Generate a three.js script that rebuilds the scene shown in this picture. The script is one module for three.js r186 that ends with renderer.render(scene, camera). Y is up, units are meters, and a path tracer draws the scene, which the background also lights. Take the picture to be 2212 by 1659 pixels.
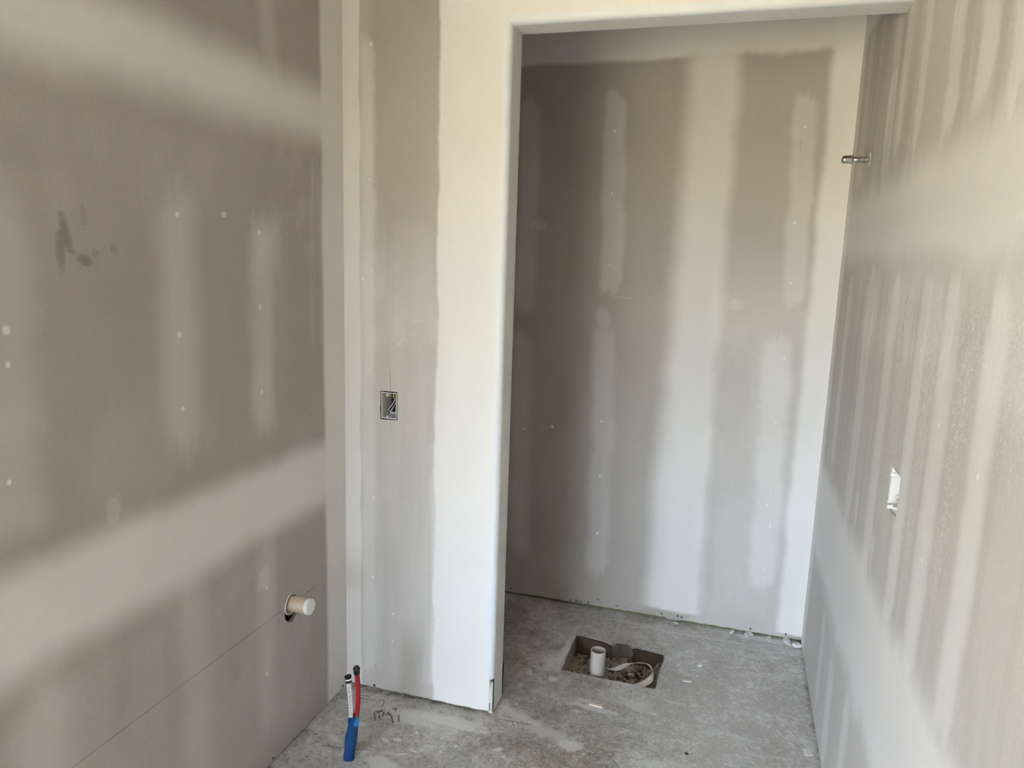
import * as THREE from 'three';
import { mergeGeometries, mergeVertices } from 'three/addons/utils/BufferGeometryUtils.js';

// ---------------------------------------------------------------- camera, sky, sun, exposure
const scene = new THREE.Scene();
const camera = new THREE.PerspectiveCamera(54.994, 2212 / 1659, 0.05, 200);
camera.position.set(1.303, 1.62, 2.2926);
camera.rotation.set(-0.1707, 0.2907, 0.0316, 'YXZ');
scene.add(camera);

scene.background = new THREE.Color().setRGB(0.69, 0.84, 1.03);
scene.backgroundIntensity = 7;

const sun = new THREE.DirectionalLight(new THREE.Color().setRGB(1.0, 0.93, 0.8), 26);
sun.name = 'sun';
sun.position.set(9, 9, 1.0);
sun.target.position.set(0, 0, 3);
sun.castShadow = true;
sun.shadow.mapSize.set(2048, 2048);
Object.assign(sun.shadow.camera, { left: -14, right: 14, top: 14, bottom: -14, near: 0.5, far: 40 });
scene.add(sun, sun.target);

const renderer = new THREE.WebGLRenderer({ antialias: true });
renderer.toneMapping = THREE.LinearToneMapping;
renderer.toneMappingExposure = 4.4;
renderer.shadowMap.enabled = true;

// ---------------------------------------------------------------- measures (metres)
const W = 1.6888, D = 0.9426, J = 0.5816, HH = 2.319, T = 0.125, R = 0.019, CEIL = 2.6, SH = 0.0127, OUT = 0.125;
const ZE = 1.5, XW = -2.6, ZR = 4.5;         // end of the left wall, far left wall, rear wall
const BASE = 0.135;                           // height of the square base of the rounded corners

// ---------------------------------------------------------------- random numbers and noise
function rng(seed) { let s = seed >>> 0; return () => { s = (s + 0x6d2b79f5) | 0; let t = Math.imul(s ^ (s >>> 15), 1 | s); t = (t + Math.imul(t ^ (t >>> 7), 61 | t)) ^ t; return ((t ^ (t >>> 14)) >>> 0) / 4294967296; }; }
const rnd = rng(20417);
const NT = 256, tile = new Float32Array(NT * NT).map(() => rnd());
function vn(x, y) {
  const xi = Math.floor(x), yi = Math.floor(y); let fx = x - xi, fy = y - yi;
  fx = fx * fx * (3 - 2 * fx); fy = fy * fy * (3 - 2 * fy);
  const x0 = xi & 255, x1 = (xi + 1) & 255, y0 = (yi & 255) << 8, y1 = ((yi + 1) & 255) << 8;
  const a = tile[y0 + x0], b = tile[y0 + x1], c = tile[y1 + x0], d = tile[y1 + x1];
  return a + (b - a) * fx + (c - a + (a - b - c + d) * fx) * fy;
}
const fbm = (x, y) => 0.5 * vn(x, y) + 0.27 * vn(x * 2.1 + 17, y * 2.1 + 5) + 0.15 * vn(x * 4.3 + 3, y * 4.3 + 31) + 0.08 * vn(x * 8.7 + 9, y * 8.7 + 13);
const ss = (a, b, x) => { const t = Math.min(1, Math.max(0, (x - a) / (b - a))); return t * t * (3 - 2 * t); };
const SR = new Uint8Array(4097).map((_, i) => { const c = i / 4096; return Math.round(255 * (c <= 0.0031308 ? 12.92 * c : 1.055 * Math.pow(c, 1 / 2.4) - 0.055)); });
const toS = (c) => SR[c <= 0 ? 0 : c >= 1 ? 4096 : (c * 4096) | 0];

// ---------------------------------------------------------------- what is on a surface: joint compound, dust, marks, in metres
const PAPER = [0.40, 0.362, 0.32], MUD = [0.76, 0.728, 0.688];
class Surf {
  constructor(u0, u1, v0, v1, ppm, seed) {
    Object.assign(this, { u0, u1, v0, v1, seed });
    this.w = Math.min(2048, Math.round((u1 - u0) * ppm)); this.h = Math.min(2048, Math.round((v1 - v0) * ppm));
    this.m = new Float32Array(this.w * this.h);      // compound
    this.k = new Float32Array(this.w * this.h);      // dark or light marks, signed
  }
  each(ua, ub, va, vb, f) {
    const { u0, u1, v0, v1, w, h } = this, du = (u1 - u0) / w, dv = (v1 - v0) / h;
    const x0 = Math.max(0, Math.floor((ua - u0) / du)), x1 = Math.min(w - 1, Math.ceil((ub - u0) / du));
    const y0 = Math.max(0, Math.floor((va - v0) / dv)), y1 = Math.min(h - 1, Math.ceil((vb - v0) / dv));
    for (let y = y0; y <= y1; y++) for (let x = x0; x <= x1; x++) f(u0 + (x + 0.5) * du, v0 + (y + 0.5) * dv, y * w + x);
  }
  put(i, s) { this.m[i] += (1 - this.m[i]) * s; }
  // a coat of compound with feathered sides (left, right, bottom, top)
  band(ua, ub, va, vb, [fl, fr, fb, ft], s = 1, wob = 0.006) {
    const q = this.seed;
    this.each(ua - fl - wob, ub + fr + wob, va - fb - wob, vb + ft + wob, (u, v, i) => {
      const du = (fbm(v * 7 + q, u * 3) - 0.5) * 2 * wob, dv = (fbm(u * 7 + 40 + q, v * 3) - 0.5) * 2 * wob;
      const a = ss(ua - fl, ua + fl, u + du) * (1 - ss(ub - fr, ub + fr, u + du)) * ss(va - fb, va + fb, v + dv) * (1 - ss(vb - ft, vb + ft, v + dv));
      if (a > 0) this.put(i, a * s);
    });
  }
  // an upright strip of compound over a row of screws
  strip(ua, va, ub, vb, wd, f, s = 0.8, wob = 0.006) {
    const q = this.seed + 7, r = wd / 2;
    this.each(Math.min(ua, ub) - r - f - wob, Math.max(ua, ub) + r + f + wob, va - f - r, vb + f + r, (u, v, i) => {
      const t = Math.min(1, Math.max(0, (v - va) / (vb - va))), cu = ua + (ub - ua) * t, ov = v < va + r ? va + r - v : v > vb - r ? v - vb + r : 0;
      const du = (fbm(v * 9 + q, u * 6) - 0.5) * 2.4 * wob, de = (fbm(u * 34 + q, v * 7 + 3) - 0.5) * 0.09;
      const d = Math.hypot(u - cu + du, (ov > 0 ? Math.max(0, ov + de + (u - cu) * 0.35) : 0) * 0.7);
      const a = 1 - ss(r - f, r + f, d);
      if (a > 0) this.put(i, a * s * (0.86 + 0.28 * fbm(u * 60, v * 6 + q)));
    });
  }
  blob(u0, v0, ru, rv, s, rough = 0.5, f = 0.35, scale = 1) {
    this.each(u0 - ru * 1.8, u0 + ru * 1.8, v0 - rv * 1.8, v0 + rv * 1.8, (u, v, i) => {
      const d = Math.hypot((u - u0) / ru, (v - v0) / rv) + (fbm(u * 30 * scale + this.seed, v * 30 * scale) - 0.5) * 2 * rough;
      const a = 1 - ss(1 - f, 1 + f, d);
      if (a > 0) this.put(i, a * s);
    });
  }
  mark(u0, v0, ru, rv, s, rough = 0.6, f = 0.4, turn = 0, scale = 1) {
    const c = Math.cos(turn), n = Math.sin(turn), m = Math.max(ru, rv) * 1.8;
    this.each(u0 - m, u0 + m, v0 - m, v0 + m, (u, v, i) => {
      const x = (u - u0) * c + (v - v0) * n, y = -(u - u0) * n + (v - v0) * c;
      const d = Math.hypot(x / ru, y / rv) + (fbm(u * 50 * scale + this.seed, v * 50 * scale) - 0.5) * 2 * rough;
      const a = 1 - ss(1 - f, 1 + f, d);
      if (a > 0) this.k[i] = Math.abs(s) > Math.abs(this.k[i]) || s * this.k[i] < 0 ? this.k[i] * (1 - a) + s * a : this.k[i];
    });
  }
  line(ua, va, ub, vb, wd, s, gap = 0) {
    const L = Math.hypot(ub - ua, vb - va), r = Math.max(wd, 0.0009);
    this.each(Math.min(ua, ub) - r, Math.max(ua, ub) + r, Math.min(va, vb) - r, Math.max(va, vb) + r, (u, v, i) => {
      const t = Math.min(1, Math.max(0, ((u - ua) * (ub - ua) + (v - va) * (vb - va)) / (L * L)));
      const d = Math.hypot(u - ua - (ub - ua) * t, v - va - (vb - va) * t);
      let a = 1 - ss(r * 0.4, r, d);
      if (gap) a *= ss(gap - 0.08, gap + 0.08, vn(t * L * 18 + 3, this.seed));
      if (a > 0) this.k[i] = this.k[i] * (1 - a) + s * a;
    });
  }
  dots(list, r = 0.006) { for (const [u, v, k = 1] of list) { this.blob(u, v, r * k, r * k * 1.15, 0.9, 0.25, 0.4); this.mark(u, v, r * k * 0.8, r * k, 0.28, 0.2, 0.4); } }
  // sanding dust that clings to the raw paper in streaks
  dust(ua, ub, va, vb, s, [sx, sy], cut = 0.5, f = 0.05) {
    this.each(ua, ub, va, vb, (u, v, i) => {
      const n = fbm(u * sx + this.seed, v * sy + 50), g = vn(u * 420, v * 420);
      const edge = ss(ua, ua + f, u) * (1 - ss(ub - f, ub, u)) * ss(va, va + f, v) * (1 - ss(vb - f, vb, v));
      const a = ss(cut - 0.12, cut + 0.15, n) * (0.55 + 0.75 * (g - 0.2)) * edge;
      if (a > 0) this.put(i, Math.min(1, a * s));
    });
  }
  // an even film of fine sanding dust, speckled
  film(ua, ub, va, vb, [fl, fr, fb, ft], s) {
    this.each(ua - fl, ub + fr, va - fb, vb + ft, (u, v, i) => {
      const n = fbm(u * 6 + this.seed, v * 6 + 20), g = vn(u * 520 + 3, v * 520);
      const a = ss(ua - fl, ua + fl, u + (n - 0.5) * 0.1) * (1 - ss(ub - fr, ub + fr, u + (n - 0.5) * 0.1)) * ss(va - fb, va + fb, v + (n - 0.5) * 0.1) * (1 - ss(vb - ft, vb + ft, v + (n - 0.5) * 0.1));
      if (a > 0) this.put(i, a * s * (0.75 + 0.5 * n) * (0.8 + 0.4 * g));
    });
  }
  // clumps of coarse dust caught on the paper
  speckle(ua, ub, va, vb, f, s, cut = 0.6) {
    this.each(ua, ub, va, vb, (u, v, i) => {
      const e = ss(ua, ua + f, u) * (1 - ss(ub - f, ub, u)) * ss(va, va + f, v) * (1 - ss(vb - f, vb, v)), a = ss(cut, cut + 0.14, 0.6 * vn(u * 520 + this.seed, v * 480) + 0.4 * vn(u * 170, v * 170)) * e;
      if (a > 0) this.put(i, a * s);
    });
  }
  texture() {
    const { w, h, m, k, u0, u1, v0, v1, seed } = this, out = new Uint8Array(w * h * 4), du = (u1 - u0) / w, dv = (v1 - v0) / h;
    for (let y = 0, i = 0; y < h; y++) for (let x = 0; x < w; x++, i++) {
      const u = u0 + x * du, v = v0 + y * dv, c = m[i];
      const g = 0.93 + 0.14 * vn(u * 640 + seed, v * 640), b = (fbm(u * 5 + seed, v * 5) - 0.5);
      const p = (g + b * 0.12 * (1 - c)) , q = (0.975 + 0.03 * vn(u * 300, v * 300) + b * 0.06);
      const s = k[i];
      for (let j = 0; j < 3; j++) {
        let a = PAPER[j] * p * (1 - c) + MUD[j] * q * c;
        a = s > 0 ? a + (0.82 - a) * s : a * (1 + s);
        out[i * 4 + j] = toS(a);
      }
      out[i * 4 + 3] = 255;
    }
    return dataTex(out, w, h);
  }
}
function dataTex(data, w, h, color = true, rep = false) {
  const t = new THREE.DataTexture(data, w, h, THREE.RGBAFormat);
  if (color) t.colorSpace = THREE.SRGBColorSpace;
  t.magFilter = THREE.LinearFilter; t.minFilter = THREE.LinearMipmapLinearFilter; t.generateMipmaps = true;
  t.wrapS = t.wrapT = rep ? THREE.RepeatWrapping : THREE.ClampToEdgeWrapping;
  t.needsUpdate = true; return t;
}
function grain(n, f) { const o = new Uint8Array(n * n * 4); for (let y = 0, i = 0; y < n; y++) for (let x = 0; x < n; x++, i++) { const c = Math.max(0, Math.min(255, Math.round(255 * f(x / n, y / n)))); o[i * 4] = o[i * 4 + 1] = o[i * 4 + 2] = c; o[i * 4 + 3] = 255; } return dataTex(o, n, n, false, true); }

// ---------------------------------------------------------------- materials
const std = (o) => new THREE.MeshStandardMaterial({ roughness: 0.85, ...o });
const lin = (r, g, b) => new THREE.Color().setRGB(r, g, b);
const wallMat = (s) => new THREE.MeshPhysicalMaterial({ map: s.texture(), roughness: 0.9, specularIntensity: 0.4, side: THREE.DoubleSide });
const generic = new Surf(0, 1.28, 0, 1.28, 400, 90);
generic.band(0.34, 0.62, -0.2, 1.5, [0.05, 0.05, 0.05, 0.05], 0.9); generic.band(-0.2, 1.5, 0.8, 1.0, [0.05, 0.05, 0.04, 0.04], 0.9);
const genTex = generic.texture(); genTex.wrapS = genTex.wrapT = THREE.RepeatWrapping;
const M = {
  board: std({ map: genTex, side: THREE.DoubleSide }),
  mud: std({ color: lin(0.75, 0.725, 0.68), roughness: 0.8, side: THREE.DoubleSide }),
  bead: std({ color: lin(0.70, 0.71, 0.72), roughness: 0.55, side: THREE.DoubleSide }),
  sheath: std({ color: lin(0.32, 0.27, 0.2) }),
  plate: std({ color: lin(0.15, 0.15, 0.075), roughness: 0.8 }),
  white: std({ color: lin(0.8, 0.8, 0.8), roughness: 0.5 }),
  pvc: std({ color: lin(0.45, 0.41, 0.35), roughness: 0.42, side: THREE.DoubleSide }),
  tan: std({ color: lin(0.58, 0.46, 0.32), roughness: 0.45 }),
  cap: std({ color: lin(0.78, 0.78, 0.77), roughness: 0.4 }),
  ring: std({ color: lin(0.72, 0.72, 0.68), roughness: 0.35 }),
  red: std({ color: lin(0.30, 0.004, 0.008), roughness: 0.35 }),
  black: std({ color: lin(0.010, 0.009, 0.010), roughness: 0.55 }),
  chrome: new THREE.MeshStandardMaterial({ color: lin(0.55, 0.53, 0.49), metalness: 1, roughness: 0.14 }),
  screw: std({ color: lin(0.02, 0.02, 0.02), roughness: 0.5 }),
  box: std({ color: lin(0.72, 0.71, 0.69), roughness: 0.5, side: THREE.DoubleSide }),
  wood: std({ color: lin(0.06, 0.037, 0.02), roughness: 0.9 }),
  chip: std({ color: lin(0.68, 0.62, 0.49), roughness: 0.9 }),
  crumb: std({ color: lin(0.74, 0.73, 0.71), roughness: 0.9 }),
  tape: std({ color: lin(0.72, 0.66, 0.56), roughness: 0.8, side: THREE.DoubleSide }),
  strandW: std({ color: lin(0.7, 0.7, 0.7), roughness: 0.4 }),
  wireY: std({ color: lin(0.7, 0.42, 0.05), roughness: 0.4 }),
  blueA: std({ color: lin(0.002, 0.042, 0.15), roughness: 0.3, side: THREE.DoubleSide }),
  blueB: std({ color: lin(0.008, 0.13, 0.28), roughness: 0.3, side: THREE.DoubleSide }),
};

// ---------------------------------------------------------------- building helpers
const taken = {};
function numbered(n) { const k = taken[n] = (taken[n] ?? -1) + 1; return k ? n + '_' + String(k).padStart(3, '0') : n; }
function tag(o, label, category, group, kind) { o.userData.label = label; if (category) o.userData.category = category; if (group) o.userData.group = group; if (kind) o.userData.kind = kind; return o; }
function grp(name, label, category, pos = [0, 0, 0], kind, group) { const g = new THREE.Group(); g.name = numbered(name); g.position.set(...pos); scene.add(g); return tag(g, label, category, group, kind); }
function mesh(name, geo, mat, parent) { const m = new THREE.Mesh(geo, mat); m.castShadow = m.receiveShadow = true; m.name = parent ? name : numbered(name); (parent ?? scene).add(m); return m; }
const box = (x0, x1, y0, y1, z0, z1) => { const g = new THREE.BoxGeometry(x1 - x0, y1 - y0, z1 - z0); g.translate((x0 + x1) / 2, (y0 + y1) / 2, (z0 + z1) / 2); return g; };
function uvBy(g, f) { const p = g.attributes.position, u = new Float32Array(p.count * 2); for (let i = 0; i < p.count; i++) { const [a, b] = f(p.getX(i), p.getY(i), p.getZ(i)); u[i * 2] = a; u[i * 2 + 1] = b; } g.setAttribute('uv', new THREE.BufferAttribute(u, 2)); return g; }
const surfUV = (s, fu, fv) => (x, y, z) => { const p = [x, y, z]; return [(p[fu] - s.u0) / (s.u1 - s.u0), (p[fv] - s.v0) / (s.v1 - s.v0)]; };
function shapeOf(pts, holes = []) { const s = new THREE.Shape(pts.map(([a, b]) => new THREE.Vector2(a, b))); for (const h of holes) s.holes.push(new THREE.Path(h.map(([a, b]) => new THREE.Vector2(a, b)))); return s; }
const flipU = (pts) => pts.map(([a, b]) => [-a, b]);
function sheetXY(pts, holes, z) { const g = new THREE.ExtrudeGeometry(shapeOf(pts, holes), { depth: SH, bevelEnabled: false }); g.translate(0, 0, z); return g; }             // faces z
function sheetZY(pts, holes, x) { const g = new THREE.ExtrudeGeometry(shapeOf(flipU(pts), holes.map(flipU)), { depth: SH, bevelEnabled: false }); g.rotateY(Math.PI / 2); g.translate(x, 0, 0); return g; } // pts are (z, y)
function slabXZ(pts, holes, top, depth) { const f = (a) => a.map(([x, z]) => [x, -z]); const g = new THREE.ExtrudeGeometry(shapeOf(f(pts), holes.map(f)), { depth, bevelEnabled: false }); g.rotateX(-Math.PI / 2); g.translate(0, top - depth, 0); return g; }
function ragged(ua, va, ub, vb, n, amp, seed) { const r = rng(seed), o = []; for (let i = 0; i < n; i++) { const t = i / n; o.push([ua + (ub - ua) * t + (i ? (r() - 0.5) * amp : 0), va + (vb - va) * t + (i ? (r() - 0.5) * amp : 0)]); } return o; }
function raggedLoop(c, n, amp, seed) { const o = []; c.forEach((p, i) => { const q = c[(i + 1) % c.length]; o.push(...ragged(p[0], p[1], q[0], q[1], n, amp, seed + i)); }); return o; }
function ell(cu, cv, ru, rv, n, f = () => 1) { const o = []; for (let i = 0; i < n; i++) { const a = i / n * 2 * Math.PI, k = f(a); o.push([cu + Math.cos(a) * ru * k, cv + Math.sin(a) * rv * k]); } return o; }
// sweep a ring of changing radius along points
function sweep(pts, rad, seg = 16, steps = 24, wobble = 0, capped = true, seed = 5) {
  const curve = new THREE.CatmullRomCurve3(pts.map((p) => new THREE.Vector3(...p))), fr = curve.computeFrenetFrames(steps), pos = [], idx = [], uv = [], r = rng(seed), ph = r() * 9;
  for (let i = 0; i <= steps; i++) {
    const c = curve.getPoint(i / steps), R0 = typeof rad === 'function' ? rad(i / steps) : rad;
    for (let j = 0; j <= seg; j++) {
      const a = j / seg * Math.PI * 2, k = R0 * (1 + wobble * (vn(Math.cos(a) * 2.2 + ph + 9, i * 0.45 + Math.sin(a) * 2.2 + 9) - 0.5));
      const v = fr.normals[i].clone().multiplyScalar(Math.cos(a) * k).addScaledVector(fr.binormals[i], Math.sin(a) * k).add(c);
      pos.push(v.x, v.y, v.z); uv.push(j / seg, i / steps);
    }
  }
  for (let i = 0; i < steps; i++) for (let j = 0; j < seg; j++) { const a = i * (seg + 1) + j, b = a + seg + 1; idx.push(a, a + 1, b, b, a + 1, b + 1); }
  if (capped) for (const i of [0, steps]) { const c = curve.getPoint(i / steps), n = pos.length / 3; pos.push(c.x, c.y, c.z); uv.push(0.5, 0.5); for (let j = 0; j < seg; j++) { const a = i * (seg + 1) + j; idx.push(...(i ? [a, a + 1, n] : [a + 1, a, n])); } }
  const g = new THREE.BufferGeometry(); g.setAttribute('position', new THREE.Float32BufferAttribute(pos, 3)); g.setAttribute('uv', new THREE.Float32BufferAttribute(uv, 2)); g.setIndex(idx); g.computeVertexNormals(); return g;
}
const lathe = (p, n = 32) => new THREE.LatheGeometry(p.map(([a, b]) => new THREE.Vector2(a, b)), n);

// ---------------------------------------------------------------- the walls' compound, read off the photograph as metres on each wall
const VR = [0, CEIL];
const sL = new Surf(-D, ZE, ...VR, 787, 11);
sL.band(-1, 2, 0.765, 0.985, [0.05, 0.05, 0.055, 0.045], 0.9, 0.02);
sL.band(-1, 2, 1.965, 2.12, [0.05, 0.05, 0.07, 0.06], 0.9, 0.02);
sL.band(-1, 2, 2.5, 2.8, [0.05, 0.05, 0.04, 0.04], 0.95, 0.015);
sL.band(-0.02, 0.135, -0.1, 2.7, [0.01, 0.014, 0.02, 0.02], 0.92, 0.008);
sL.band(-0.2, 0.1, -0.1, 2.7, [0.04, 0.05, 0.02, 0.02], 0.3, 0.008);
sL.strip(0.80, 1.13, 0.79, 1.735, 0.125, 0.045, 0.34); sL.strip(0.815, 1.15, 0.80, 1.72, 0.06, 0.03, 0.10);
sL.strip(0.470, 1.115, 0.458, 1.70, 0.095, 0.034, 0.42);
sL.strip(0.40, 2.13, 0.43, 2.5, 0.07, 0.03, 0.3);
sL.band(1.20, 1.40, 1.06, 1.70, [0.04, 0.03, 0.04, 0.1], 0.28, 0.03);
sL.strip(0.49, 0.14, 0.477, 0.76, 0.08, 0.03, 0.26); sL.strip(0.80, 0.1, 0.797, 0.76, 0.10, 0.04, 0.28); sL.strip(1.24, 0.1, 1.24, 0.70, 0.12, 0.05, 0.34);
sL.dust(0.10, 0.62, 1.5, 1.96, 0.3, [7, 5], 0.5, 0.14);
sL.dust(0.13, 0.22, 1.3, 1.92, 0.28, [22, 1.2], 0.5, 0.03);
sL.dust(0.0, 1.5, 0.0, 0.76, 0.16, [5, 2], 0.45, 0.1); sL.dust(0.3, 1.5, 1.0, 1.95, 0.10, [6, 2], 0.5, 0.1);
sL.blob(0.49, 0.63, 0.03, 0.035, 0.35); sL.blob(1.03, 1.03, 0.02, 0.03, 0.25);
sL.dots([[0.79, 1.695], [0.8, 1.405], [0.8, 1.22], [0.47, 1.665], [0.475, 1.455], [0.478, 1.21], [1.25, 1.455, 1.2], [1.252, 1.39, 0.8], [1.27, 1.165, 0.8], [0.478, 0.6], [0.49, 0.32]], 0.0065);
sL.mark(0.618, 1.706, 0.011, 0.007, 0.5, 0.4, 0.3);
sL.mark(1.105, 1.64, 0.011, 0.042, -0.34, 0.7, 0.5, -0.12); sL.mark(1.12, 1.60, 0.009, 0.036, -0.26, 0.7, 0.5); sL.mark(1.095, 1.603, 0.016, 0.007, -0.34, 0.6, 0.5, 0.3);
sL.mark(1.062, 1.585, 0.017, 0.011, -0.36, 0.6, 0.5, 0.5); sL.mark(1.035, 1.60, 0.01, 0.009, -0.18); sL.mark(0.985, 1.612, 0.009, 0.014, -0.16); sL.mark(1.06, 1.68, 0.007, 0.022, -0.13);
sL.line(0.215, 0.487, 0.285, 0.489, 0.0014, -0.6); sL.line(0.38, 0.4905, 0.83, 0.4935, 0.0013, -0.5, 0.35); sL.line(0.83, 0.4935, 1.5, 0.496, 0.0013, -0.45, 0.2);

const sP = new Surf(0, W, ...VR, 787, 23);
sP.band(-0.1, 0.061, -0.1, 2.7, [0.01, 0.004, 0.01, 0.01], 0.9, 0.006);
sP.band(-0.1, 0.10, -0.1, 2.7, [0.01, 0.02, 0.01, 0.01], 0.22, 0.02);
sP.band(0.349, 2.0, 0.0, 2.8, [0.007, 0.01, 0.01, 0.01], 0.95, 0.012);
sP.band(0.372, 2.0, -0.1, 1.45, [0.02, 0.01, 0.01, 0.05], 0.6, 0.02);
sP.band(-0.1, 2, HH + 0.13, 2.8, [0.01, 0.01, 0.03, 0.03], 0.35, 0.012);
sP.strip(0.098, 0.10, 0.088, 2.28, 0.055, 0.016, 0.42, 0.012); sP.strip(0.10, 1.2, 0.10, 2.2, 0.03, 0.01, 0.22, 0.01);
sP.film(0.0, 0.4, -0.2, 1.6, [0.02, 0.02, 0.02, 0.15], 0.28); sP.film(0.0, 0.4, 1.3, 2.2, [0.02, 0.02, 0.1, 0.2], 0.1); sP.dust(0.06, 0.36, 0.05, 1.75, 0.12, [30, 2.0], 0.48, 0.05);
sP.blob(0.21, 1.35, 0.035, 0.05, 0.16, 0.8, 0.7); sP.blob(0.11, 1.54, 0.04, 0.07, 0.2, 0.7, 0.7); sP.blob(0.35, 1.37, 0.03, 0.045, 0.2, 0.7, 0.7);
sP.dust(0.29, 0.40, 0.05, 1.0, 0.5, [28, 1.5], 0.45, 0.04);
sP.dots([[0.105, 2.285], [0.098, 1.86, 0.8], [0.106, 1.56], [0.073, 1.53], [0.112, 0.753], [0.108, 0.45], [0.19, 0.32, 0.7], [0.19, 0.21, 0.6]], 0.005);
sP.line(0.178, 1.145, 0.176, 1.215, 0.001, -0.55); sP.line(0.177, 1.045, 0.177, 0.985, 0.001, -0.4);
for (let i = 0; i < 8; i++) { const a = i / 8 * 1.2 + 0.4, b = (i + 1) / 8 * 1.2 + 0.4; sP.line(0.30 - Math.cos(a) * 0.09, 1.30 + Math.sin(a) * 0.1, 0.30 - Math.cos(b) * 0.09, 1.30 + Math.sin(b) * 0.1, 0.002, 0.16); }
sP.line(0.205, 1.31, 0.222, 1.33, 0.005, 0.2);

const sB = new Surf(0, W, ...VR, 787, 37);
sB.band(-0.2, 1.04, 2.437, 2.8, [0.05, 0.05, 0.012, 0.03], 0.9, 0.012);
sB.band(1.0, 2.0, 2.445, 2.8, [0.05, 0.05, 0.02, 0.03], 0.9, 0.02);
sB.band(1.05, 1.245, 0.05, 2.8, [0.05, 0.035, 0.01, 0.03], 0.74, 0.014); sB.band(1.01, 1.235, 0.055, 1.0, [0.045, 0.012, 0.008, 0.2], 0.5, 0.01);
sB.band(1.02, 1.16, 0.05, 1.9, [0.05, 0.06, 0.008, 0.3], 0.25, 0.012);
sB.band(1.585, 2.0, 0.03, 2.8, [0.02, 0.02, 0.006, 0.03], 0.95, 0.012); sB.band(-0.2, 0.14, -0.1, 2.8, [0.02, 0.02, 0.02, 0.02], 0.95, 0.012);
sB.strip(0.772, 1.50, 0.752, 2.285, 0.092, 0.016, 0.34, 0.012); sB.strip(0.778, 0.19, 0.756, 1.30, 0.095, 0.025, 0.30, 0.012);
sB.strip(0.386, 1.38, 0.386, 2.27, 0.085, 0.02, 0.32, 0.012); sB.strip(0.396, 0.22, 0.38, 1.27, 0.09, 0.025, 0.27, 0.012);
sB.strip(1.522, 1.48, 1.50, 2.27, 0.088, 0.016, 0.42, 0.016); sB.strip(1.51, 0.25, 1.483, 1.315, 0.11, 0.022, 0.5, 0.02);
sB.film(1.22, 1.62, -0.2, 1.6, [0.03, 0.03, 0.02, 0.2], 0.34); sB.film(1.22, 1.62, 1.3, 2.4, [0.03, 0.03, 0.1, 0.1], 0.12); sB.dust(1.24, 1.6, 0.04, 1.4, 0.2, [9, 2.5], 0.46, 0.08);
sB.blob(0.745, 1.37, 0.03, 0.05, 0.22, 0.6); sB.blob(0.44, 1.76, 0.03, 0.02, 0.2, 0.6); sB.blob(1.30, 1.45, 0.03, 0.02, 0.3, 0.6);
sB.dots([[0.754, 2.155], [0.755, 1.9, 0.8], [0.763, 1.6, 0.8], [0.762, 0.9], [0.768, 0.645], [0.77, 0.37], [0.535, 0.855, 1.1], [1.506, 2.16], [1.5, 1.79, 1.2], [1.508, 1.55], [1.51, 1.24], [1.50, 0.97], [1.495, 0.6], [1.516, 0.51], [1.508, 0.31], [0.4, 0.83, 0.8], [0.378, 1.8, 0.7]], 0.0052);
sB.line(1.498, 2.07, 1.497, 2.11, 0.0012, -0.5);
for (let i = 0; i < 6; i++) sB.line(0.79 + i * 0.011, 1.455 + Math.sin(i * 0.5) * 0.008, 0.79 + (i + 1) * 0.011, 1.455 + Math.sin((i + 1) * 0.5) * 0.008, 0.0022, 0.3);
for (let i = 0; i < 20; i++) { const a = i / 20 * 6.28, b = (i + 1) / 20 * 6.28; sB.line(0.528 + Math.cos(a) * 0.028, 0.845 + Math.sin(a) * 0.03, 0.528 + Math.cos(b) * 0.028, 0.845 + Math.sin(b) * 0.03, 0.0011, -0.28); }
for (const [u, v, r] of [[0.79, 0.047, 0.007], [0.80, 0.03, 0.004], [0.66, 0.02, 0.008], [0.69, 0.022, 0.01], [0.71, 0.02, 0.008], [0.88, 0.03, 0.008], [0.92, 0.026, 0.004]]) sB.mark(u, v, r, r * 0.8, -0.45, 0.5, 0.4);

const sR = new Surf(-D, ZE, ...VR, 787, 53);
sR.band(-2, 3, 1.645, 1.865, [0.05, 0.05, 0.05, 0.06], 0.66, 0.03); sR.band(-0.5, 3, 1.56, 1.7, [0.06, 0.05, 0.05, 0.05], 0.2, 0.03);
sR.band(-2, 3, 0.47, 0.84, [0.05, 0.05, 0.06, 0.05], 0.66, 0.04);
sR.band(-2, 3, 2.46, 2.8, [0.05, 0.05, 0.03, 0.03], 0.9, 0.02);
sR.band(-1.2, -0.84, -0.1, 2.8, [0.03, 0.05, 0.02, 0.02], 0.6, 0.02);
for (const [z, w, s, b] of [[-0.6, 0.11, 0.5, 0.9], [-0.16, 0.15, 0.6, 0.86], [0.207, 0.11, 0.66, 0.85], [0.527, 0.10, 0.66, 0.83], [0.745, 0.115, 0.68, 0.83], [1.0, 0.105, 0.75, 0.86]]) { sR.strip(z, b, z, 1.585, w * 0.92, 0.018, s * 0.55, 0.01); sR.strip(z + 0.005, b, z, 1.59, w * 0.5, 0.016, s * 0.14, 0.012); }
for (const [z, w, s, b] of [[-0.7, 0.12, 0.3, 1.9], [-0.18, 0.12, 0.36, 1.9], [-0.02, 0.09, 0.36, 1.95], [0.215, 0.09, 0.4, 1.93], [0.52, 0.1, 0.46, 1.9], [0.73, 0.1, 0.42, 1.92], [0.92, 0.1, 0.5, 1.9], [1.2, 0.1, 0.5, 1.9]]) sR.strip(z, b, z - 0.015, 2.6, w, 0.018, s, 0.02);
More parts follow.
